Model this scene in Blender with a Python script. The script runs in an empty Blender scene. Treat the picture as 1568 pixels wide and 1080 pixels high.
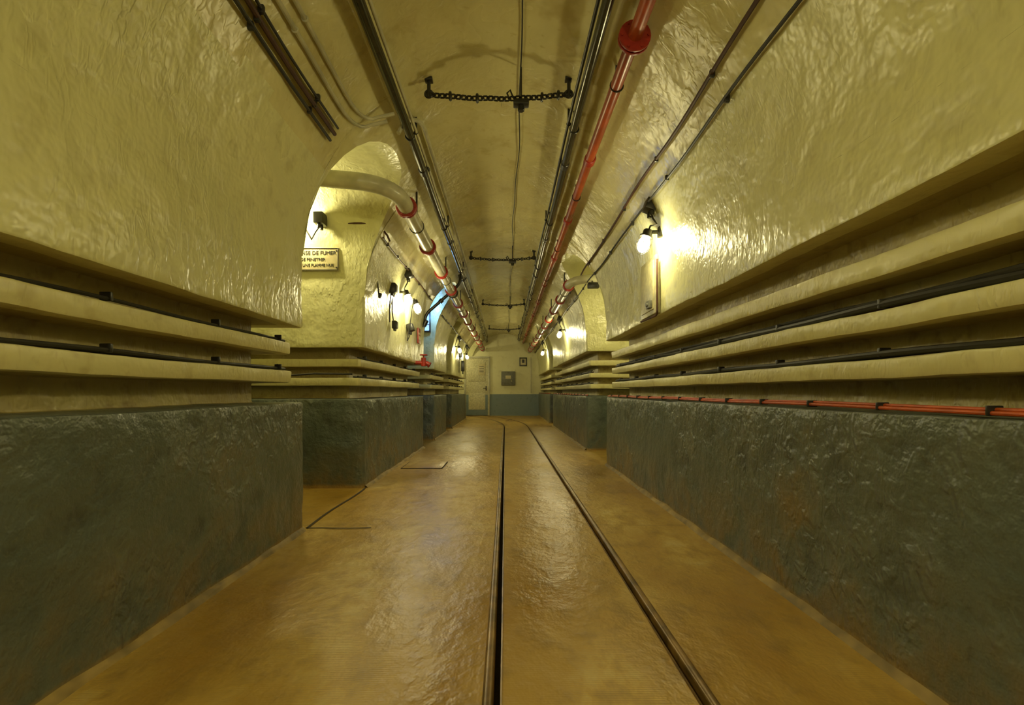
import bpy, bmesh, math, random
from mathutils import Vector, Matrix, noise
random.seed(7)
H=0.87; F=740.0
XC=-0.035; W=1.235; ZC=0.85; CROWN=ZC+W
XL=-1.27; XR=1.20; YB=-3.0; YF=17.5; XO=3.4
OPEN_L=[(3.04,4.35),(7.5,8.6),(10.4,11.4),(15.5,17.5)]
OPEN_R=[(5.75,7.15),(12.2,13.2)]
# ---------------------------------------------------------------- materials
def nt(name):
    m=bpy.data.materials.new(name); m.use_nodes=True
    n=m.node_tree; b=n.nodes['Principled BSDF']; return m,n,b
def ramp(n,src,stops):
    r=n.nodes.new('ShaderNodeValToRGB')
    e=r.color_ramp.elements
    while len(e)<len(stops): e.new(0.5)
    for i,(p,c) in enumerate(stops):
        e[i].position=p; e[i].color=(c[0],c[1],c[2],1) if not isinstance(c,(int,float)) else (c,c,c,1)
    n.links.new(src,r.inputs[0]); return r.outputs[0]
def mth(n,op,a,b=0.0):
    m=n.nodes.new('ShaderNodeMath'); m.operation=op
    for i,v in enumerate((a,b)):
        if isinstance(v,(int,float)): m.inputs[i].default_value=v
        else: n.links.new(v,m.inputs[i])
    return m.outputs[0]
def mix(n,f,a,b,mode='MIX'):
    m=n.nodes.new('ShaderNodeMix'); m.data_type='RGBA'; m.blend_type=mode
    for s,v in ((m.inputs[0],f),(m.inputs[6],a),(m.inputs[7],b)):
        if isinstance(v,(int,float)): s.default_value=v
        elif isinstance(v,tuple): s.default_value=(v[0],v[1],v[2],1)
        else: n.links.new(v,s)
    return m.outputs[2]
def noise_t(n,vec,scale,detail=3,rough=.5,dist=0.0):
    t=n.nodes.new('ShaderNodeTexNoise'); t.inputs['Scale'].default_value=scale
    t.inputs['Detail'].default_value=detail; t.inputs['Roughness'].default_value=rough; t.inputs['Distortion'].default_value=dist
    n.links.new(vec,t.inputs['Vector']); return t.outputs['Fac']
def mapped(n,vec,sc):
    m=n.nodes.new('ShaderNodeMapping'); m.inputs['Scale'].default_value=sc
    n.links.new(vec,m.inputs[0]); return m.outputs[0]
def bump(n,b,h,strength,dist):
    x=n.nodes.new('ShaderNodeBump'); x.inputs['Strength'].default_value=strength; x.inputs['Distance'].default_value=dist
    n.links.new(h,x.inputs['Height']); n.links.new(x.outputs[0],b.inputs['Normal'])
def sepz(n,co):
    sx=n.nodes.new('ShaderNodeSeparateXYZ'); n.links.new(co,sx.inputs[0]); return sx.outputs
def rng(n,src,a,b):
    m=n.nodes.new('ShaderNodeMapRange'); m.inputs[1].default_value=a; m.inputs[2].default_value=b
    n.links.new(src,m.inputs[0]); return m.outputs[0]

def plaster(name,c1,c2,cd,rough=.34,amp=1.0,stain=None,scale=9.0,det=3,fine=0.0,fscale=(1.3,1.3,.6)):
    m,n,b=nt(name)
    co=n.nodes.new('ShaderNodeTexCoord').outputs['Object']
    big=noise_t(n,co,1.3,3,.65)
    med=noise_t(n,co,scale,det,.6)
    col=mix(n,ramp(n,big,[(.35,0.),(.65,1.)]),c1,c2)
    col=mix(n,ramp(n,med,[(.30,.7),(.44,0.)]),col,cd)
    h=med
    if fine>0:
        # drips and chips in the thick paint, patchy
        f=noise_t(n,mapped(n,co,fscale),scale*3.0,2,.6,.5)
        fm=mth(n,'MULTIPLY',ramp(n,f,[(.46,0.),(.62,1.)]),ramp(n,big,[(.44,.08),(.60,1.)]))
        h=mth(n,'ADD',med,mth(n,'MULTIPLY',fm,fine))
        col=mix(n,ramp(n,f,[(.25,.5),(.36,0.)]),col,cd)
    if stain:
        z=sepz(n,co)[2]
        s=mth(n,'MULTIPLY',rng(n,z,-.45,-.87),ramp(n,med,[(.42,0.),(.62,1.)]))
        col=mix(n,mth(n,'MULTIPLY',s,.7),col,stain)
        col=mix(n,mth(n,'MULTIPLY',ramp(n,big,[(.56,0.),(.70,.8)]),ramp(n,med,[(.45,0.),(.6,.8)])),col,stain)
        col=mix(n,mth(n,'MULTIPLY',rng(n,z,-.83,-.86),.8),col,(stain[0]*1.6,stain[1]*1.6,stain[2]*1.6))
    n.links.new(col,b.inputs['Base Color'])
    n.links.new(mth(n,'ADD',mth(n,'MULTIPLY',big,.35),rough-.17),b.inputs['Roughness'])
    b.inputs['Specular IOR Level'].default_value=.55
    bump(n,b,h,.7,.03*amp)
    return m
CREAM=plaster('cream_wall_paint',(.68,.665,.37),(.59,.58,.31),(.49,.46,.23),rough=.32,amp=.72,fine=.17,scale=6.5)
VAULT=plaster('cream_vault_paint',(.66,.615,.33),(.55,.495,.24),(.45,.375,.16),rough=.26,amp=.55,scale=4.5,fine=.12)
RECESSM=plaster('brown_recess_paint',(.46,.39,.16),(.38,.30,.12),(.24,.17,.06),rough=.38,amp=.6,fine=.2)  # darker brown inside the recesses and on shelf undersides
SHELFM=plaster('cream_shelf_paint',(.70,.675,.38),(.63,.59,.32),(.51,.45,.22),rough=.36,amp=.35,fine=.2,scale=8)
DADO=plaster('grey_dado_paint',(.095,.122,.116),(.150,.168,.145),(.058,.068,.062),rough=.37,amp=1.7,stain=(.24,.15,.04),scale=4.6,det=5,fine=.18,fscale=(1.2,1.2,.8))
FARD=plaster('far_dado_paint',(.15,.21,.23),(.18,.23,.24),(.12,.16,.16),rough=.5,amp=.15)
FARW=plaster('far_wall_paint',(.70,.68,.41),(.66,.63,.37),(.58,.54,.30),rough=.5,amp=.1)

def floor_mat():
    m,n,b=nt('ochre_concrete_floor')
    co=n.nodes.new('ShaderNodeTexCoord').outputs['Object']
    big=noise_t(n,mapped(n,co,(1.4,.6,1)),1.3,4,.62)
    med=noise_t(n,mapped(n,co,(1.,.7,1)),8,4,.65)
    col=mix(n,ramp(n,big,[(.36,0.),(.64,1.)]),(.33,.19,.028),(.46,.31,.07))
    col=mix(n,ramp(n,med,[(.50,0.),(.68,.6)]),col,(.23,.14,.03))
    col=mix(n,mth(n,'MULTIPLY',ramp(n,big,[(.53,0.),(.62,1.)]),ramp(n,med,[(.36,.7),(.52,0.)])),col,(.53,.42,.18))
    rib=n.nodes.new('ShaderNodeTexWave'); rib.bands_direction='Y'; rib.inputs['Scale'].default_value=30
    n.links.new(co,rib.inputs['Vector'])
    o=sepz(n,co)
    fr=mth(n,'ABSOLUTE',mth(n,'SUBTRACT',mth(n,'FRACT',mth(n,'DIVIDE',mth(n,'ADD',o[1],.45),2.4)),.5))
    joint=rng(n,fr,.0022,.0012)
    col=mix(n,mth(n,'MULTIPLY',joint,.55),col,(.10,.06,.02))
    n.links.new(col,b.inputs['Base Color'])
    n.links.new(mth(n,'ADD',mth(n,'MULTIPLY',big,.6),.08),b.inputs['Roughness'])
    h=mth(n,'ADD',mth(n,'MULTIPLY',med,.7),mth(n,'MULTIPLY',mth(n,'MULTIPLY',rib.outputs['Fac'],ramp(n,big,[(.48,0.),(.58,1.)])),.035))
    bump(n,b,h,.6,.022)
    return m
FLOOR=floor_mat()
def simple(name,c,rough=.4,metal=0.,var=.3,bs=20):
    m,n,b=nt(name)
    co=n.nodes.new('ShaderNodeTexCoord').outputs['Object']
    f=noise_t(n,co,bs,2,.6)
    c2=tuple(v*(1-var) for v in c)
    n.links.new(mix(n,ramp(n,f,[(.35,0.),(.65,1.)]),c,c2),b.inputs['Base Color'])
    b.inputs['Roughness'].default_value=rough; b.inputs['Metallic'].default_value=metal
    return m
BLACK=simple('black_iron',(.018,.017,.014),.35)
CABLE=simple('black_cable_sheath',(.022,.020,.014),.6)
CABLEBR=simple('brown_cable_sheath',(.075,.028,.013),.65)
DPIPE=simple('dark_painted_pipe',(.055,.050,.030),.2,.4)
REDP=simple('red_pipe_paint',(.44,.075,.02),.32,0,.45,6)
REDF=simple('red_flange_paint',(.34,.025,.014),.4)
CPIPE=simple('cream_pipe_paint',(.54,.52,.37),.3,.0,.25,8)
REDC=simple('red_cable_sheath',(.55,.09,.012),.4)
GREENC=simple('green_cable_sheath',(.03,.20,.08),.4)
STEEL=simple('worn_rail_steel',(.30,.18,.055),.35,.25,.6,9)
DIRT=simple('groove_dirt',(.03,.02,.008),.8)
FILLET=simple('base_mortar',(.36,.25,.08),.6,0,.5,9)
SIGNM=simple('enamel_sign_plate',(.55,.48,.27),.35,0,.15)
TXT=simple('sign_black_ink',(.03,.03,.025),.5)
BOXM=simple('cream_enclosure_paint',(.54,.50,.28),.4)
GREYM=simple('grey_box_paint',(.16,.16,.12),.45)
DOORM=simple('cream_door_paint',(.62,.58,.36),.4)
def glow(name,col,st,fac=.5):
    m=bpy.data.materials.new(name); m.use_nodes=True; n=m.node_tree; n.nodes.clear()
    o=n.nodes.new('ShaderNodeOutputMaterial'); e=n.nodes.new('ShaderNodeEmission'); t=n.nodes.new('ShaderNodeBsdfTransparent')
    e.inputs[0].default_value=(*col,1); e.inputs[1].default_value=st
    x=n.nodes.new('ShaderNodeMixShader'); x.inputs[0].default_value=fac
    n.links.new(t.outputs[0],x.inputs[1]); n.links.new(e.outputs[0],x.inputs[2]); n.links.new(x.outputs[0],o.inputs[0])
    try: m.cycles.emission_sampling='NONE'
    except Exception: pass
    return m
GLASS=glow('glowing_lamp_glass',(1,.88,.55),14,.4)
BLUEG=glow('blue_lamp_glass',(.25,.5,1),2.0,1.0)
# ---------------------------------------------------------------- helpers
def D(p,k=1.0):
    v=Vector(p)
    a=noise.noise_vector(v*1.7)*.011+noise.noise_vector(v*5.0)*.006+noise.noise_vector(v*12.0)*.0036
    if -.2<v.z<.7: a.z*=.45
    return v+a
def finish(bm,name,mats,smooth=True,angle=35,parent=None):
    me=bpy.data.meshes.new(name); bm.to_mesh(me); bm.free()
    for m in (mats if isinstance(mats,(list,tuple)) else [mats]): me.materials.append(m)
    if smooth:
        for p in me.polygons: p.use_smooth=True
        me.set_sharp_from_angle(angle=math.radians(angle))
    o=bpy.data.objects.new(name,me); bpy.context.scene.collection.objects.link(o)
    if parent: o.parent=parent
    return o
def empty(name):
    e=bpy.data.objects.new(name,None); e.empty_display_size=.1
    bpy.context.scene.collection.objects.link(e); return e
def grid(bm,rows,mi=0,fn=None,rowmi=None):
    vs=[[bm.verts.new(p) for p in r] for r in rows]
    for i in range(len(vs)-1):
        for j in range(len(vs[i])-1):
            f=bm.faces.new((vs[i][j],vs[i][j+1],vs[i+1][j+1],vs[i+1][j]))
            f.material_index=rowmi[i] if rowmi else (fn(f.calc_center_median()) if fn else mi)
def tube(bm,pts,r,seg=12,mi=0,caps=True):
    pts=[Vector(p) for p in pts]; n=len(pts); rings=[]
    t0=(pts[1]-pts[0]).normalized(); up=Vector((0,0,1)) if abs(t0.z)<.9 else Vector((1,0,0))
    u=t0.cross(up).normalized()
    for i,p in enumerate(pts):
        t=(pts[min(i+1,n-1)]-pts[max(i-1,0)]).normalized()
        u=(u-t*u.dot(t)).normalized(); w=t.cross(u)
        rr=r[i] if isinstance(r,(list,tuple)) else r
        rings.append([bm.verts.new(p+(u*math.cos(a)+w*math.sin(a))*rr) for a in [2*math.pi*k/seg for k in range(seg)]])
    for i in range(n-1):
        for k in range(seg):
            f=bm.faces.new((rings[i][k],rings[i][(k+1)%seg],rings[i+1][(k+1)%seg],rings[i+1][k])); f.material_index=mi
    if caps:
        for R in (rings[0],rings[-1]):
            f=bm.faces.new(R); f.material_index=mi
def cyl(bm,a,b,r,seg=16,mi=0):
    a=Vector(a); b=Vector(b); d=(b-a).normalized(); L=(b-a).length; c=min(r*.15,L*.2)
    tube(bm,[a,a+d*1e-4,a+d*c,b-d*c,b-d*1e-4,b],[r-c,r-c,r,r,r-c,r-c],seg,mi)
def box(bm,c,s,mi=0,bev=.006,rot=None):
    r=bmesh.ops.create_cube(bm,size=1); vs=r['verts']
    bmesh.ops.scale(bm,vec=s,verts=vs)
    es=list({e for v in vs for e in v.link_edges})
    q=bmesh.ops.bevel(bm,geom=es,offset=min(bev,min(s)*.3),segments=2,affect='EDGES',profile=.6)
    vs=list({v for f in q['faces'] for v in f.verts}|{v for v in vs if v.is_valid})
    fs={f for v in vs for f in v.link_faces}
    for f in fs: f.material_index=mi
    vs=list({v for f in fs for v in f.verts})
    if rot: bmesh.ops.rotate(bm,cent=(0,0,0),matrix=rot,verts=vs)
    bmesh.ops.translate(bm,vec=c,verts=vs)
def torus(bm,c,R,r,axis,mi=0,seg=16,sx=1.0,updir=None):
    axis=Vector(axis).normalized(); up=Vector(updir) if updir else (Vector((0,0,1)) if abs(axis.z)<.9 else Vector((1,0,0)))
    u=(up-axis*up.dot(axis)).normalized(); w=axis.cross(u); c=Vector(c); rings=[]
    for i in range(seg):
        a=2*math.pi*i/seg; d=(u*math.cos(a)*sx+w*math.sin(a)); ctr=c+d*R; dn=d.normalized()
        rings.append([bm.verts.new(ctr+(dn*math.cos(b)+axis*math.sin(b))*r) for b in [2*math.pi*k/6 for k in range(6)]])
    for i in range(seg):
        for k in range(6):
            f=bm.faces.new((rings[i][k],rings[i][(k+1)%6],rings[(i+1)%seg][(k+1)%6],rings[(i+1)%seg][k])); f.material_index=mi
def arcpts(a,corner,b,n=8):
    a,c,b=Vector(a),Vector(corner),Vector(b)
    return [a*(1-t)**2+c*2*t*(1-t)+b*t*t for t in [i/n for i in range(n+1)]]
# ---------------------------------------------------------------- wall blocks
def chamfer(prof,r=.010):
    out=[prof[0]]
    for i in range(1,len(prof)-1):
        p=Vector(prof[i]); a=Vector(prof[i-1])-p; b=Vector(prof[i+1])-p
        if abs(a.normalized().cross(b.normalized()))>.3:
            k=min(r,a.length*.3,b.length*.3)
            A=p+a.normalized()*k; B=p+b.normalized()*k
            out+= [tuple(A),tuple(p*.5+(A+B)*.25),tuple(B)]
        else: out.append(tuple(p))
    out.append(prof[-1]); return out
def densify(prof,st=.045):
    out=[prof[0]]
    for a,b in zip(prof[:-1],prof[1:]):
        a=Vector(a); b=Vector(b); n=max(1,int((b-a).length/st+.5))
        for i in range(1,n+1): out.append(tuple(a.lerp(b,i/n)))
    return out
def profile(shelves,over):
    p=[(-H,0),(-.07,0),(-.063,.21)]
    for z0,z1 in shelves: p+=[(z0,.21),(z0+.004,.055),(z1,.05),(z1+.004,.21)]
    p+=[(over+.01,.21),(over,.0),(ZC,0)]
    return densify(chamfer(p))
PL=profile([(.05,.125),(.225,.30)],.40)
PR=profile([(.04,.11),(.205,.275),(.385,.465)],.60)
def wmat(c): 
    return 1 if c.z<-.064 else 0
def block(bm,side,y0,y1,prof,cap0=True,cap1=True):
    s=-1 if side=='L' else 1; xw=XL if s<0 else XR; ch=.02
    cols=[]
    for z,d in prof:
        keys=[]
        if cap0: keys+=[(s*XO,y0+d),(xw+s*(d+ch),y0+d),(xw+s*d,y0+d+ch)]
        else: keys+=[(xw+s*d,y0)]
        if cap1: keys+=[(xw+s*d,y1-d-ch),(xw+s*(d+ch),y1-d),(s*XO,y1-d)]
        else: keys+=[(xw+s*d,y1)]
        cols.append(keys)
    base=cols[0]; counts=[max(1,int(math.dist(base[i],base[i+1])/.045)) for i in range(len(base)-1)]
    rows=[]
    for (z,d),keys in zip(prof,cols):
        r=[]
        for i in range(len(keys)-1):
            a,b=keys[i],keys[i+1]
            for k in range(counts[i]):
                t=k/counts[i]; r.append(D((a[0]+(b[0]-a[0])*t,a[1]+(b[1]-a[1])*t,z)))
        r.append(D((*keys[-1],z))); rows.append(r)
    for v in rows[0]: v.z=-H-.03
    rm=[]
    for i in range(len(prof)-1):
        z=(prof[i][0]+prof[i+1][0])/2; d=(prof[i][1]+prof[i+1][1])/2
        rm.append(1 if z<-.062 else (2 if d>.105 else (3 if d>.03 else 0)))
    grid(bm,rows,rowmi=rm)
def build_walls(side,opens,prof,name):
    bm=bmesh.new(); y=YB
    s=-1 if side=='L' else 1
    first=True
    for (a,b) in opens:
        block(bm,side,y,a,prof,cap0=not first,cap1=True); y=b; first=False
    if y<YF-.01: block(bm,side,y,YF,prof,cap0=True,cap1=False)
    for (a,b) in opens:
        rows=[[D((s*(XO-.02),a+(b-a)*i/12,-H-.03+(CROWN+H)*j/24)) for i in range(13)] for j in range(25)]
        grid(bm,rows,fn=wmat)
    bmesh.ops.recalc_face_normals(bm,faces=bm.faces)
    return finish(bm,name,[CREAM,DADO,RECESSM,SHELFM])
build_walls('L',OPEN_L,PL,'wall_left'); build_walls('R',OPEN_R,PR,'wall_right')
def runs(opens,y0=YB,y1=YF):
    out=[];y=y0
    for a,b in opens: out.append((y,a)); y=b
    if y<y1-.1: out.append((y,y1))
    return out
for nm,s,opens in (('baseboard_left',-1,OPEN_L),('baseboard_right',1,OPEN_R)):
    xw=XL if s<0 else XR; bm=bmesh.new()
    for a,b in runs(opens):
        n=max(4,int((b-a)/.05)); rows=[]
        for i in range(n+1):
            y=a+.02+(b-a-.04)*i/n; w=.022+.014*noise.noise(Vector((y*3,s,0))); h=.022+.012*noise.noise(Vector((y*4,s,5)))
            rows.append([Vector((xw+s*.03,y,-H+h+.004)),Vector((xw-s*.008,y,-H+h)),Vector((xw-s*(.01+w*.5),y,-H+h*.4)),Vector((xw-s*(.012+w),y,-H-.01))])
        grid(bm,rows)
    bmesh.ops.recalc_face_normals(bm,faces=bm.faces); finish(bm,nm,FILLET,angle=60)
# ---------------------------------------------------------------- vault
EX=2.8
def arch(y,a,b):
    u=abs((y-(a+b)/2)/((b-a)/2)); u=min(1,u)
    return ZC+(1.80-ZC)*(1-u**EX)**(1/EX)
bm=bmesh.new()
for s,opens in ((-1,OPEN_L),(1,OPEN_R)):
    xw=XL if s<0 else XR
    segs=[];y=YB
    for a,b in opens: segs+=[(y,a,0),(a,b,1)]; y=b
    if y<YF-.01: segs.append((y,YF,0))
    for a,b,op in segs:
        n=max(8,int((b-a)/.06)); rows=[]
        for i in range(n+1):
            t=i/n
            if op: t=.5-.5*math.cos(math.pi*t)
            y=a+(b-a)*t; z0=arch(y,a,b) if op else ZC
            p0=math.asin(min(1,(z0-ZC)/W))
            rows.append([D((XC+s*W*math.cos(p0+(math.pi/2-p0)*k/34),y,ZC+W*math.sin(p0+(math.pi/2-p0)*k/34))) for k in range(35)])
        def vm(c): return 1 if c.z<1.42 else 0
        grid(bm,rows,fn=vm)
        if op:
            rows=[]
            for i in range(n+1):
                y=a+(b-a)*(.5-.5*math.cos(math.pi*i/n)); z0=arch(y,a,b)
                xs=XC+s*W*math.cos(math.asin(min(1,(z0-ZC)/W)))
                rows.append([D((xs+(s*XO-xs)*k/40,y,z0)) for k in range(41)])
            grid(bm,rows,1)
bmesh.ops.recalc_face_normals(bm,faces=bm.faces)
finish(bm,'ceiling',[VAULT,CREAM],angle=50)
# ---------------------------------------------------------------- end walls
def endwall(name,y,ms):
    bm=bmesh.new()
    def seg(z0,z1,yy,mi):
        rows=[[Vector((-XO+2*XO*i/60,yy,z0+(z1-z0)*j/10))+noise.noise_vector(Vector((i*.11,y,z0+j*.1)))*.004 for i in range(61)] for j in range(11)]
        grid(bm,rows,mi)
    sg=-1 if y>0 else 1
    seg(-H-.03,-.09,y+sg*.012,1); seg(-.09,CROWN+.1,y,0)
    rows=[[Vector((-XO+2*XO*i/60,y+sg*.014*j-.002*sg,-.09)) for i in range(61)] for j in range(2)]; grid(bm,rows,1)
    finish(bm,name,ms)
endwall('wall_back',YF,[FARW,FARD]); endwall('wall_front',YB,[CREAM,DADO])
# ---------------------------------------------------------------- floor + rails
RR=12.5
def shift(y): 
    return 0 if y<11.8 else -(RR-math.sqrt(RR*RR-(y-11.8)**2))
ys=[YB+i*.1 for i in range(int((YF-YB)/.1)+1)]
GL=(-.066,-.010); GR=(.540,.596)
cols=[(-XO,0,0),(-2.4,0,0),(-1.9,0,0)]+[(-1.6+i*.1,0,.6) for i in range(15)]
cols+=[(GL[0],0,1),(GL[0],-.05,1),(GL[1],-.05,1),(GL[1],0,1)]+[(.1+.1*i,0,1) for i in range(4)]+[(GR[0],0,1),(GR[0],-.05,1),(GR[1],-.05,1),(GR[1],0,1)]
cols+=[(.7,0,1),(.85,0,.8),(1.,0,.5),(1.2,0,.2),(1.5,0,0),(2.2,0,0),(XO,0,0)]
bm=bmesh.new(); rows=[]
for y in ys:
    r=[]
    for x,z,k in cols:
        if -.07<x<.6: kk=1
        elif x<0: kk=max(0,min(1,(x+3.4)/3.3))
        else: kk=max(0,min(1,(3.4-x)/2.8))
        zz=-H+z+noise.noise(Vector((x*1.5,y*1.2,0)))*.004*(0 if z<0 else 1)
        r.append(Vector((x+shift(y)*kk,y,zz)))
    rows.append(r)
grid(bm,rows,0,fn=lambda c: 1 if c.z<-H-.015 else 0)
bmesh.ops.recalc_face_normals(bm,faces=bm.faces)
finish(bm,'floor',[FLOOR,DIRT],angle=30)
tr=empty('rail_track')
def strip(name,sec,mat):
    bm=bmesh.new(); rows=[]
    for y in ys[:-2]: rows.append([Vector((x+shift(y),y,-H+z)) for x,z in sec])
    grid(bm,rows); finish(bm,name,mat,parent=tr,angle=40)
for nm,g,sg in (('rail_1',GL,1),('rail_2',GR,-1)):
    o,i=(g[0],g[1]) if sg>0 else (g[1],g[0])
    strip(nm,[(o,-.05),(o,.002),(o+sg*.004,.008),(o+sg*.009,.010),(o+sg*.023,.010),(o+sg*.028,.007),(o+sg*.031,.002),(o+sg*.032,-.05)],STEEL)
    strip(nm.replace('rail','guard_lip'),[(i-sg*.005,-.05),(i-sg*.005,.004),(i,.005),(i,-.05)],STEEL)
def hatch(x0,x1,y0,y1):
    bm=bmesh.new(); c=((x0+x1)/2,(y0+y1)/2,-H+.003)
    box(bm,c,(x1-x0,y1-y0,.012),0,.003)
    for X in (x0-.006,x1+.006): box(bm,(X,c[1],-H+.002),(.010,y1-y0+.02,.010),1,.002)
    for Y in (y0-.006,y1+.006): box(bm,(c[0],Y,-H+.002),(x1-x0,.012,.010),1,.002)
    finish(bm,'floor_hatch',[FLOOR,DIRT])
hatch(-1.17,-.72,5.45,5.95)
bm=bmesh.new()
rows=[[Vector((-1.27+.01*math.sin(y*5)+w,y,-H+.0055)) for w in (0,.016)] for y in [3.06+.064*i for i in range(21)]]
grid(bm,rows)
rows=[[Vector((-1.27+.032*i,3.06+.008*math.sin(i*.6)+w,-H+.0055)) for w in (0,.014)] for i in range(14)]
grid(bm,rows); finish(bm,'floor_joint',DIRT)
# ---------------------------------------------------------------- pipes
def wallx(s,z,off=0):
    if z<ZC: return (XL if s<0 else XR)-s*off
    return XC+s*(math.sqrt(max(0,W*W-(z-ZC)**2))-off)
def vz(x): return ZC+math.sqrt(max(0,W*W-(x-XC)**2))
def flange(bm,p,r,mi=1,t=.02):
    x,y,z=p
    for dy in (-t*.75,t*.75): cyl(bm,(x,y+dy-t*.45,z),(x,y+dy+t*.45,z),r,20,mi)
    for k in range(6):
        a=k*math.pi/3; cyl(bm,(x+math.cos(a)*r*.82,y-t*1.6,z+math.sin(a)*r*.82),(x+math.cos(a)*r*.82,y+t*1.6,z+math.sin(a)*r*.82),r*.09,6,mi)
def hanger(bm,x,y,z,r,s,mi):
    torus(bm,(x,y,z),r+.002,.005,(0,1,0),mi)
    box(bm,(x,y,(z+r+vz(x)+.02)/2),(.016,.02,max(.02,vz(x)+.02-z-r)),mi,.003)
def service(path,x,z,y0,y1,fl,s,r=.056):
    e=empty('flanged_service_pipe')
    bm=bmesh.new(); tube(bm,path,r,20); finish(bm,'pipe_body',CPIPE,parent=e)
    bm=bmesh.new()
    for y in fl: flange(bm,(x,y,z),r*1.38,0)
    finish(bm,'flanges',REDF,parent=e)
    bm=bmesh.new()
    for y in fl[::2]:
        hanger(bm,x,y+.45,z,r,s,0)
    finish(bm,'hangers',BLACK,parent=e)
zl=1.50; xl=-.805
path=[(-3.38,3.46,1.63),(-2,3.52,1.60),(-1.5,3.54,1.58)]+arcpts((-1.12,3.56,1.555),(-.81,3.58,1.535),(xl,3.88,zl),9)+[(xl,y,zl) for y in (6,9,12,15,17.4)]
service(path,xl,zl,3.9,17.4,[3.93+1.07*k for k in range(13)],-1,.062)
xr=.85; zr=1.43
path=[(3.38,6.15,1.46),(1.6,6.2,1.46)]+arcpts((1.12,6.2,1.45),(.86,6.2,1.44),(xr,6.48,zr),9)+[(xr,y,zr) for y in (9,12,15,17.4)]
service(path,xr,zr,6.3,17.4,[6.52+1.0*k for k in range(11)],1,.056)
e=empty('red_fire_main_pipe'); X,Z=.645,1.775
bm=bmesh.new(); tube(bm,[(X+.004*math.sin(y*1.3),y,Z) for y in [YB+.5*i for i in range(42)]],.035,16); finish(bm,'pipe_body',REDP,parent=e)
bm=bmesh.new()
for y in (-.9,2.42,): flange(bm,(X,y,Z),.080,0,.016)
for y in (3.7,5.0,6.4,8,9.6,11.2,13,15): cyl(bm,(X,y-.04,Z),(X,y+.04,Z),.044,18,0)
finish(bm,'couplings',REDF,parent=e)
bm=bmesh.new()
for k in range(12): hanger(bm,X,-.4+1.6*k,Z,.035,1,0)
finish(bm,'hangers',BLACK,parent=e)
def conduit(x,z,r,mat,y0=YB,y1=YF,name='ceiling_conduit',step=1.9,brk=True):
    e=empty(name)
    bm=bmesh.new(); tube(bm,[(x+.004*math.sin(y*2.1+x*9),y,z) for y in [y0+(y1-y0)*i/50 for i in range(51)]],r,14)
    finish(bm,'pipe_body',mat,parent=e)
    if not brk: return
    bm=bmesh.new(); y=y0+.7
    while y<y1-.2:
        hanger(bm,x,y,z,r,1,0); cyl(bm,(x,y+.5,z),(x,y+.58,z),r*1.2,14,0); y+=step
    finish(bm,'clamps',BLACK,parent=e)
conduit(-.672,1.80,.029,DPIPE); conduit(-.63,1.825,.010,CPIPE,name='ceiling_cable_conduit')
conduit(.485,1.85,.029,DPIPE); conduit(.445,1.885,.010,BLACK,name='ceiling_cable_conduit')
e=empty('cream_conduit_loop')
bm=bmesh.new()
for k,(z,) in enumerate([(1.70,),(1.65,)]):
    x=wallx(-1,z,.018)
    tube(bm,[(x,y,z) for y in (YB,0,1,2,2.7)]+arcpts((x,2.75,z),(x,3.08,z),(x+.10,3.08,z+.05),6)+[(x+.2,3.1,z+.085)],.011,10)
tube(bm,[(-.72,3.25,1.74)]+arcpts((-.70,3.3,1.83),(-.60,3.3,1.90),(-.585,3.5,1.905),6)+[(-.585,y,1.905) for y in (5,8,12,17)],.014,10)
finish(bm,'conduit_tubes',CPIPE,parent=e)
bm=bmesh.new()
for y in (-.5,.4,1.3,2.2):
    for z in (1.70,1.65): torus(bm,(wallx(-1,z,.018),y,z),.013,.004,(0,1,0))
finish(bm,'saddles',CPIPE,parent=e)
def wall_cable(name,s,z,y0,y1,r,mat,gaps=(),clip=.42):
    e=empty(name); bm=bmesh.new(); pts=[]; y=y0
    while y<=y1:
        zz=z+.006*math.sin(y*3.1+z*10)
        pts.append((wallx(s,zz,.016+r)+.003*math.sin(y*5),y,zz)); y+=.1
    tube(bm,pts,r,8); finish(bm,'cable_run',mat,parent=e)
    bm=bmesh.new(); y=y0+.2
    while y<y1:
        x=wallx(s,z,.012+r); box(bm,(x,y,z),(.024,.018,.034),0,.003)
        y+=clip
    finish(bm,'clips',BLACK,parent=e)
for z,r,m in ((1.515,.010,CABLEBR),(1.395,.008,CABLE)): wall_cable('vault_cable',1,z,YB,17.4,r,m,clip=.85)
for z,r,m in ((1.583,.007,CABLE),(1.55,.012,CABLEBR),(1.515,.009,CABLE)): wall_cable('vault_cable',-1,z,YB,2.98,r,m,clip=.6)
wall_cable('vault_cable',-1,1.40,4.4,7.45,.008,CABLEBR)
wall_cable('vault_cable',-1,1.37,8.65,15.4,.008,CABLE)
def shelf_cables(s,zs,y0,y1,spec):
    xw=XL if s<0 else XR
    e=empty('shelf_cable_bundle')
    for j,(off,dz,r,m) in enumerate(spec):
        bm=bmesh.new(); pts=[]; y=y0+.06
        while y<y1-.05:
            pts.append((xw+s*(off+.008*math.sin(y*2.3+j)+.004*math.sin(y*7+j*2)),y,zs+dz+r+.003*math.sin(y*5+j*1.7))); y+=.08
        tube(bm,pts,r,8); finish(bm,'cable_%d'%(j+1),m,parent=e)
    bm=bmesh.new(); y=y0+.3
    while y<y1-.1:
        box(bm,(xw+s*.085,y,zs+.018),(.04,.012,.032),0,.004); y+=.62
    finish(bm,'cable_ties',BLACK,parent=e)
for a,b in runs(OPEN_R):
    shelf_cables(1,.28,a,b,[(.085,0,.013,CABLE),(.115,0,.011,CABLEBR),(.10,.02,.011,CABLE)])
    shelf_cables(1,.115,a,b,[(.082,0,.011,CABLE),(.11,0,.010,CABLE)])
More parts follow.
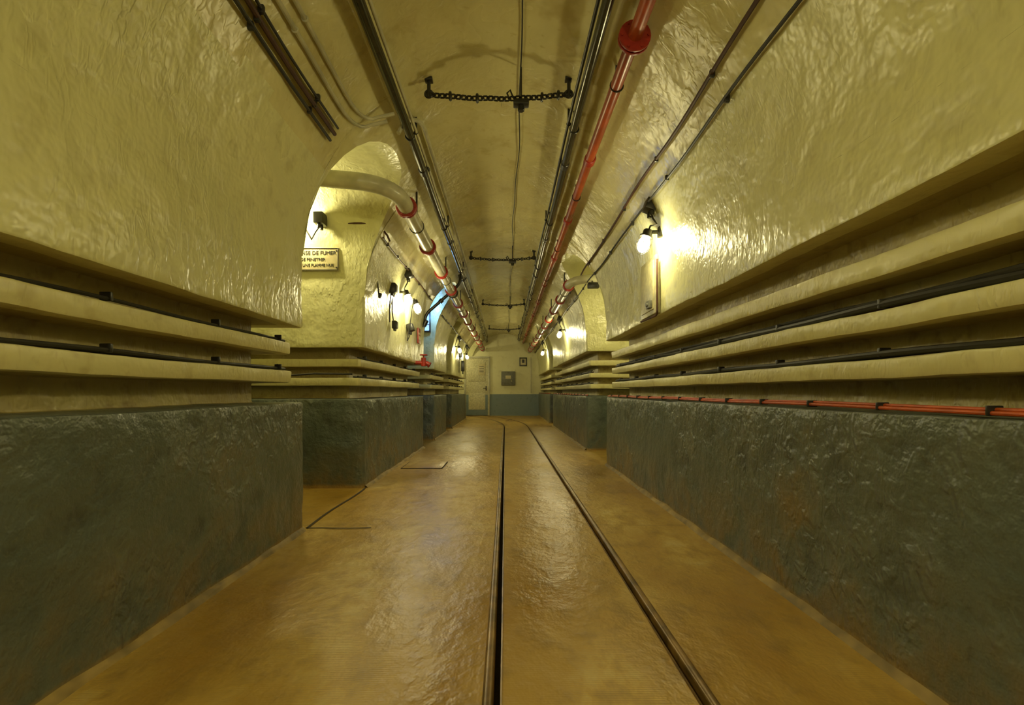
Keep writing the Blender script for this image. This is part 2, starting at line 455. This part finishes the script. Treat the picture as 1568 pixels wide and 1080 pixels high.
for a,b in runs(OPEN_L):
    shelf_cables(-1,.305,a,b,[(.085,0,.007,CABLE)])
    shelf_cables(-1,.13,a,b,[(.085,0,.008,CABLE),(.12,0,.007,CABLE)])
for a,b in runs(OPEN_R):
    e=empty('signal_cable_run')
    for j,(off,m,r) in enumerate([(.016,REDC,.006),(.040,GREENC,.006),(.028,REDC,.006)]):
        bm=bmesh.new(); pts=[];y=a+.03
        while y<b-.02: pts.append((XR+off+.003*math.sin(y*3+j),y,-.052+(.008 if j==2 else 0)*1+.002*math.sin(y*4))); y+=.1
        tube(bm,pts,r,8); finish(bm,'cable_%d'%(j+1),m,parent=e)
    bm=bmesh.new(); y=a+.25
    while y<b: box(bm,(XR+.024,y,-.048),(.04,.008,.026),0,.003); y+=.36
    finish(bm,'clips',BLACK,parent=e)
# ---------------------------------------------------------------- chains and crown wire
for y in (-.6,3.09,6.87,10.5,14.6):
    e=empty('ceiling_chain'); bm=bmesh.new()
    x0,x1=-.49,.405; n=26; P=[]
    for i in range(n+1):
        t=i/n; P.append(Vector((x0+(x1-x0)*t,y+.004*math.sin(i),1.905-.03*math.sin(math.pi*t)**.8)))
    for i in range(n):
        c=(P[i]+P[i+1])/2; d=(P[i+1]-P[i]).normalized()
        ax=Vector((0,1,0)) if i%2 else Vector((0,.5,1))
        torus(bm,c,.013,.0066,ax,0,10,sx=1.8,updir=d)
    for i in (4,9,21,24): 
        torus(bm,P[i],.020,.010,(1,0,0),0,10)
    finish(bm,'chain_links',BLACK,parent=e)
    bm=bmesh.new()
    for X in (x0,x1):
        cyl(bm,(X,y,1.88),(X,y,vz(X)+.03),.012,10); torus(bm,(X,y,1.905),.022,.009,(0,1,0))
        box(bm,(X,y,vz(X)-.004),(.05,.05,.02),0,.004)
    box(bm,(.10,y,1.845),(.10,.06,.035),0,.008); cyl(bm,(.10,y,1.83),(.10,y,1.795),.022,14)
    tube(bm,[(.02,y,1.885),(.01,y,1.91),(.03,y,1.93),(.05,y,1.88)],.006,8)
    cyl(bm,(.10,y,1.85),(.10,y,2.09),.006,8)
    finish(bm,'chain_hooks',BLACK,parent=e)
bm=bmesh.new()
tube(bm,[(.10+.012*math.sin(y*1.9)+.006*math.sin(y*5),y,vz(.1)-.018+.004*math.sin(y*3)) for y in [YB+.12*i for i in range(170)]],.0045,6)
finish(bm,'crown_wire',BLACK)
# ---------------------------------------------------------------- lamps
def lamp(p,n,power=18,col=(1,.88,.46),fix=True,boxdz=.3,boxoff=(0,0,0)):
    p=Vector(p); n=Vector(n).normalized(); e=empty('caged_bulkhead_lamp')
    ax=(n*.35+Vector((0,0,-1))).normalized()
    top=p-ax*.075
    bm=bmesh.new(); prof=[(0,.024),(.01,.03),(.035,.042),(.07,.045),(.10,.036),(.118,.018),(.122,.002)]
    tube(bm,[top+ax*(a+.018) for a,_ in prof],[r for _,r in prof],18)
    finish(bm,'glass_globe',GLASS,parent=e)
    bm=bmesh.new()
    cyl(bm,top-ax*.035,top+ax*.02,.036,18); cyl(bm,top+ax*.012,top+ax*.024,.05,18)
    cyl(bm,top-ax*.02,top-ax*.02-n*.13,.014,10)
    wp=top-ax*.02-n*.10; box(bm,wp,(.05,.05,.08),0,.008)
    finish(bm,'lamp_holder',BLACK,parent=e)
    bm=bmesh.new(); u=ax.cross(Vector((0.3,.8,.1))).normalized(); w=ax.cross(u)
    for k in range(4):
        a=k*math.pi/2; d=u*math.cos(a)+w*math.sin(a)
        tube(bm,[top+ax*.02+d*.048,top+ax*.07+d*.055,top+ax*.12+d*.046,top+ax*.15+d*.02,top+ax*.155],.0018,5)
    torus(bm,top+ax*.08,.055,.0018,ax,0,20)
    finish(bm,'wire_cage',BLACK,parent=e)
    if fix:
        b=p+Vector((0,0,boxdz))+Vector(boxoff)
        bm=bmesh.new(); rot=Matrix.Rotation(.35*(-n.x),3,'Y')
        box(bm,b,(.085,.12,.10),0,.012,rot); cyl(bm,b+Vector((0,-.03,-.05)),b+Vector((0,-.03,-.085)),.016,12); cyl(bm,b+Vector((0,.03,-.05)),b+Vector((0,.03,-.085)),.016,12)
        finish(bm,'junction_box',BLACK,parent=e)
        bm=bmesh.new(); side=Vector((0,-.10,0)) if abs(n.x)>.5 else Vector((-.1,0,0))
        s0=b+Vector((0,-.03,-.08)); en=top-ax*.03
        tube(bm,[s0,s0+Vector((0,0,-.04))+side*.3,s0+Vector((0,0,-.10))+side*.7-n*.02,en+side*.5+Vector((0,0,.02)),en],.007,8)
        finish(bm,'lamp_cable',CABLE,parent=e)
    L=bpy.data.lights.new('bulb',type='POINT'); L.energy=power; L.color=col; L.shadow_soft_size=.04
    lo=bpy.data.objects.new('bulb',L); lo.location=p+ax*.01; bpy.context.scene.collection.objects.link(lo); lo.parent=e
    return e
P=30
lamp((1.03,3.60,1.10),(-1,0,0),P*.85,boxdz=.29,boxoff=(.05,0,0))
lamp((1.04,9.3,1.10),(-1,0,0),P); lamp((1.04,13.55,1.08),(-1,0,0),P)
lamp((1.00,-.7,1.15),(-1,0,0),P*2.3); lamp((-1.07,-.7,1.15),(1,0,0),P*2.0)  # unseen pair behind the camera, added as fill for the near walls
lamp((-1.80,4.15,1.50),(0,-1,0),P*1.6,boxdz=.0,boxoff=(.19,.05,0))
lamp((-1.13,5.62,1.07),(1,0,0),P); lamp((-1.13,6.2,1.07),(1,0,0),P*.6,boxdz=-.25,boxoff=(-.09,0,0))
lamp((-1.13,11.9,1.02),(1,0,0),P); lamp((-1.13,14.2,1.02),(1,0,0),P)
lamp((1.75,5.92,1.35),(0,1,0),P*1.3)
lamp((-2.0,16.6,1.4),(1,0,0),P*1.4,fix=False)  # unseen lamp round the bend, added to brighten the far wall
e=empty('blue_signal_lamp')
bm=bmesh.new(); box(bm,(-1.50,8.53,1.28),(.30,.05,.40),0,.01); finish(bm,'luminous_face',BLUEG,parent=e)
bm=bmesh.new(); box(bm,(-1.50,8.57,1.28),(.35,.06,.45),0,.01)
for dz in (-.1,.1): box(bm,(-1.50,8.50,1.28+dz),(.33,.012,.012),0,.003)
finish(bm,'lamp_housing',BLACK,parent=e)
L=bpy.data.lights.new('blue_bulb',type='POINT'); L.energy=9; L.color=(.2,.45,1); L.shadow_soft_size=.05
lo=bpy.data.objects.new('blue_bulb',L); lo.location=(-1.25,8.3,1.35); bpy.context.scene.collection.objects.link(lo); lo.parent=e
# ---------------------------------------------------------------- wall furniture
e=empty('no_smoking_sign')
bm=bmesh.new(); box(bm,(-1.72,4.325,1.185),(.46,.014,.21),0,.004)
finish(bm,'sign_plate',SIGNM,parent=e)
bm=bmesh.new()
for z in (1.185-.097,1.185+.097): box(bm,(-1.72,4.314,z),(.45,.006,.006),0,.001)
for x in (-1.945,-1.495): box(bm,(x,4.314,1.185),(.006,.006,.20),0,.001)
for x in (-1.93,-1.51):
    for z in (1.11,1.26): cyl(bm,(x,4.318,z),(x,4.31,z),.007,8)
finish(bm,'sign_border',TXT,parent=e)
for i,(t,sz,z) in enumerate([("DEFENSE DE FUMER",.047,1.225),("DE PENETRER",.036,1.17),("AVEC UNE FLAMME NUE",.034,1.12)]):
    c=bpy.data.curves.new('txt',type='FONT'); c.body=t; c.size=sz; c.align_x='CENTER'; c.extrude=.0015
    o=bpy.data.objects.new('tmp',c); bpy.context.scene.collection.objects.link(o)
    bpy.context.view_layer.update(); dg=bpy.context.evaluated_depsgraph_get()
    me=bpy.data.meshes.new_from_object(o.evaluated_get(dg)); bpy.data.objects.remove(o)
    me.transform(Matrix.Translation((-1.72,4.3155,z))@Matrix.Rotation(math.pi/2,4,'X'))
    me.materials.clear(); me.materials.append(TXT)
    o=bpy.data.objects.new('lettering_%d'%(i+1),me); bpy.context.scene.collection.objects.link(o); o.parent=e
e=empty('wall_panel_cover')
bm=bmesh.new(); box(bm,(1.185,3.94,.84),(.05,.40,.46),0,.012); box(bm,(1.165,3.94,.84),(.03,.33,.39),0,.008)
finish(bm,'cover_plate',BOXM,parent=e)
bm=bmesh.new(); tube(bm,[(1.165,3.71,1.02),(1.165,3.71,.95),(1.165,3.71,.62)]+arcpts((1.165,3.71,.62),(1.165,3.71,.59),(1.165,3.77,.59),5)+[(1.165,4.15,.6)],.009,8)
finish(bm,'edge_conduit',CABLEBR,parent=e)
bm=bmesh.new(); box(bm,(1.14,3.84,.69),(.03,.09,.06),0,.006); cyl(bm,(1.13,3.84,.69),(1.115,3.84,.69),.018,12)
finish(bm,'switch_box',GREYM,parent=e)
def jbox(c,s,drops=()):
    e=empty('junction_box_cluster'); bm=bmesh.new(); box(bm,c,s,0,.01)
    box(bm,(c[0]+.5*s[0],c[1],c[2]),(.012,s[1]*.8,s[2]*.8),0,.004)
    for k in (-1,1): cyl(bm,(c[0],c[1]+k*s[1]*.25,c[2]-s[2]*.45),(c[0],c[1]+k*s[1]*.25,c[2]-s[2]*.75),.012,10)
    finish(bm,'box_body',BLACK,parent=e)
    bm=bmesh.new()
    for (dy,z1) in drops: tube(bm,[(c[0]-.01,c[1]+dy,c[2]),(c[0]-.03,c[1]+dy*1.2,(c[2]+z1)/2),(c[0]-.03,c[1]+dy,z1)],.007,8)
    if drops: finish(bm,'drop_cables',CABLE,parent=e)
jbox((-1.22,5.25,1.12),(.07,.12,.11),[(.03,1.38),(-.03,.75)])
jbox((-1.225,5.35,.74),(.05,.09,.09),[(0,1.05)])
jbox((-1.235,4.75,.95),(.03,.04,.04),[(0,1.35)])
jbox((-1.20,12.8,1.0),(.07,.14,.2),[(0,.5)])
jbox((-1.20,13.6,.72),(.08,.18,.3),[(0,1.3)])
e=empty('fire_hydrant_valve')
bm=bmesh.new(); c=Vector((-1.13,6.85,.41))
cyl(bm,c+Vector((-.16,0,0)),c+Vector((.0,0,0)),.028,16); cyl(bm,c+Vector((-.03,0,-.05)),c+Vector((-.03,0,.07)),.036,16)
cyl(bm,c+Vector((0,0,0)),c+Vector((.05,0,-.03)),.032,16); cyl(bm,c+Vector((.045,0,-.027)),c+Vector((.06,0,-.036)),.042,16)
cyl(bm,c+Vector((-.03,0,.07)),c+Vector((-.03,0,.11)),.01,8)
finish(bm,'valve_body',REDF,parent=e)
bm=bmesh.new(); torus(bm,c+Vector((-.03,0,.11)),.05,.008,(0,0,1),0,20)
for k in range(4): cyl(bm,c+Vector((-.03,0,.11)),c+Vector((-.03+.05*math.cos(k*math.pi/2),.05*math.sin(k*math.pi/2),.11)),.005,6)
finish(bm,'handwheel',REDF,parent=e)
e=empty('fire_notice'); bm=bmesh.new(); box(bm,(-1.245,6.95,.80),(.02,.16,.22),0,.004); finish(bm,'notice_plate',REDF,parent=e)
bm=bmesh.new(); box(bm,(-1.232,6.95,.83),(.004,.12,.03),0,.001); box(bm,(-1.232,6.95,.77),(.004,.12,.05),0,.001); finish(bm,'notice_text_block',SIGNM,parent=e)
e=empty('black_pipe_bracket_arm'); bm=bmesh.new()
tube(bm,[(-1.24,7.35,.98),(-1.22,7.35,1.10)]+arcpts((-1.22,7.35,1.12),(-1.2,7.35,1.2),(-1.12,7.35,1.26),6)+[(-.78,7.35,1.56)]+arcpts((-.74,7.35,1.60),(-.66,7.35,1.68),(-.70,7.35,1.78),6),.024,12)
cyl(bm,(-1.20,7.35,1.09),(-1.24,7.35,1.0),.036,14); torus(bm,(-.80,7.35,1.5),.07,.012,(0,1,0))
cyl(bm,(-1.0,7.35,1.36),(-.96,7.35,1.40),.034,14)
finish(bm,'arm_tube',BLACK,parent=e)
e=empty('pipe_terminal_box'); bm=bmesh.new(); box(bm,(1.10,6.05,1.33),(.14,.08,.07),0,.01); box(bm,(1.10,6.02,1.33),(.10,.03,.05),0,.005); cyl(bm,(1.10,6.08,1.36),(1.10,6.13,1.40),.012,8)
finish(bm,'box_body',BLACK,parent=e)
bm=bmesh.new(); tube(bm,[(-1.61,4.27,1.50),(-1.45,4.28,1.49),(-1.33,4.27,1.49)]+arcpts((-1.27,4.27,1.49),(-1.08,4.28,1.50),(-1.09,4.55,1.42),6),.009,8)
finish(bm,'corner_cable',CABLEBR)
bm=bmesh.new(); tube(bm,[(-1.37,2.9,.16),(-1.40,3.1,.11),(-1.5,3.25,.10),(-1.75,3.6,.12),(-1.9,4.2,.14),(-1.7,4.30,.16),(-1.40,4.42,.16)],.008,8)
finish(bm,'crossing_cable',CABLE)
# ---------------------------------------------------------------- far wall things
yy=YF-.012
e=empty('door_1')
bm=bmesh.new(); box(bm,(-1.03,yy-.015,.18),(.80,.04,2.06),0,.006)
for z in (.72,-.35): box(bm,(-1.03,yy-.04,z),(.60,.015,.70 if z>0 else .6),0,.006)
finish(bm,'door_leaf',[DOORM],parent=e)
bm=bmesh.new()
for x in (-1.46,-.60): box(bm,(x,yy-.02,.19),(.06,.07,2.1),0,.006)
box(bm,(-1.03,yy-.02,1.25),(.92,.07,.06),0,.006); finish(bm,'door_frame',CPIPE,parent=e)
bm=bmesh.new(); cyl(bm,(-.70,yy-.03,.12),(-.70,yy-.09,.12),.012,10); cyl(bm,(-.70,yy-.085,.12),(-.80,yy-.085,.12),.01,10); box(bm,(-.70,yy-.04,.12),(.04,.012,.16),0,.004)
finish(bm,'door_handle',BLACK,parent=e)
bm=bmesh.new(); box(bm,(-1.03,yy-.036,-.48),(.78,.01,.74),0,.003); finish(bm,'painted_kick_panel',FARD,parent=e)
bm=bmesh.new(); box(bm,(-.86,yy-.052,.80),(.24,.008,.42),0,.002); finish(bm,'door_notice',SIGNM,parent=e)
bm=bmesh.new(); 
for z in (.9,.84,.78,.72): box(bm,(-.86,yy-.058,z),(.16,.003,.02),0,.001)
finish(bm,'door_notice_text',TXT,parent=e)
e=empty('electrical_cabinet')
bm=bmesh.new(); box(bm,(.10,yy-.05,.48),(.50,.12,.50),0,.012); finish(bm,'cabinet_body',GREYM,parent=e)
bm=bmesh.new(); box(bm,(.10,yy-.115,.48),(.36,.014,.36),0,.006); finish(bm,'cabinet_door',GREYM,parent=e)
bm=bmesh.new(); box(bm,(.10,yy-.125,.52),(.2,.012,.12),0,.004); cyl(bm,(.22,yy-.12,.38),(.22,yy-.14,.38),.02,12); finish(bm,'cabinet_window_lock',SIGNM,parent=e)
e=empty('framed_notice')
bm=bmesh.new(); box(bm,(.64,yy-.02,1.08),(.27,.03,.31),0,.004); finish(bm,'frame',BLACK,parent=e)
bm=bmesh.new(); box(bm,(.64,yy-.037,1.08),(.19,.008,.23),0,.002); finish(bm,'notice_sheet',SIGNM,parent=e)
bm=bmesh.new(); box(bm,(.64,yy-.043,1.10),(.09,.004,.12),0,.002); finish(bm,'notice_mark',TXT,parent=e)
bm=bmesh.new(); box(bm,(.92,yy-.02,.6),(.03,.03,1.3),0,.004); finish(bm,'wall_conduit',CPIPE)
# ---------------------------------------------------------------- lift all so floor is z=0, centre origins
sc=bpy.context.scene
for o in list(sc.objects):
    if o.parent: continue
    if o.type=='EMPTY':
        pts=[]
        for c in o.children:
            if c.type=='MESH': pts+=[v.co for v in c.data.vertices]
        mn=Vector([min(p[i] for p in pts) for i in range(3)]); mx=Vector([max(p[i] for p in pts) for i in range(3)])
        cen=(mn+mx)/2; o.location=cen+Vector((0,0,H))
        for c in o.children: c.location=c.location-cen
    elif o.type=='MESH': o.location.z+=H
# ---------------------------------------------------------------- world, camera
w=bpy.data.worlds.new('World'); sc.world=w; w.use_nodes=True
w.node_tree.nodes['Background'].inputs[0].default_value=(1,.85,.5,1); w.node_tree.nodes['Background'].inputs[1].default_value=.05
cam=bpy.data.cameras.new('camera'); co=bpy.data.objects.new('camera',cam); sc.collection.objects.link(co)
co.location=(0,0,H); co.rotation_euler=(math.pi/2,0,0)
cam.sensor_width=36; cam.lens=F/1568*36; cam.shift_x=10/1568; cam.shift_y=60/1568; cam.clip_start=.02
sc.camera=co
sc.view_settings.view_transform='Standard'
sc.view_settings.look='None'
sc.view_settings.exposure=0.15
sc.view_settings.gamma=1.0
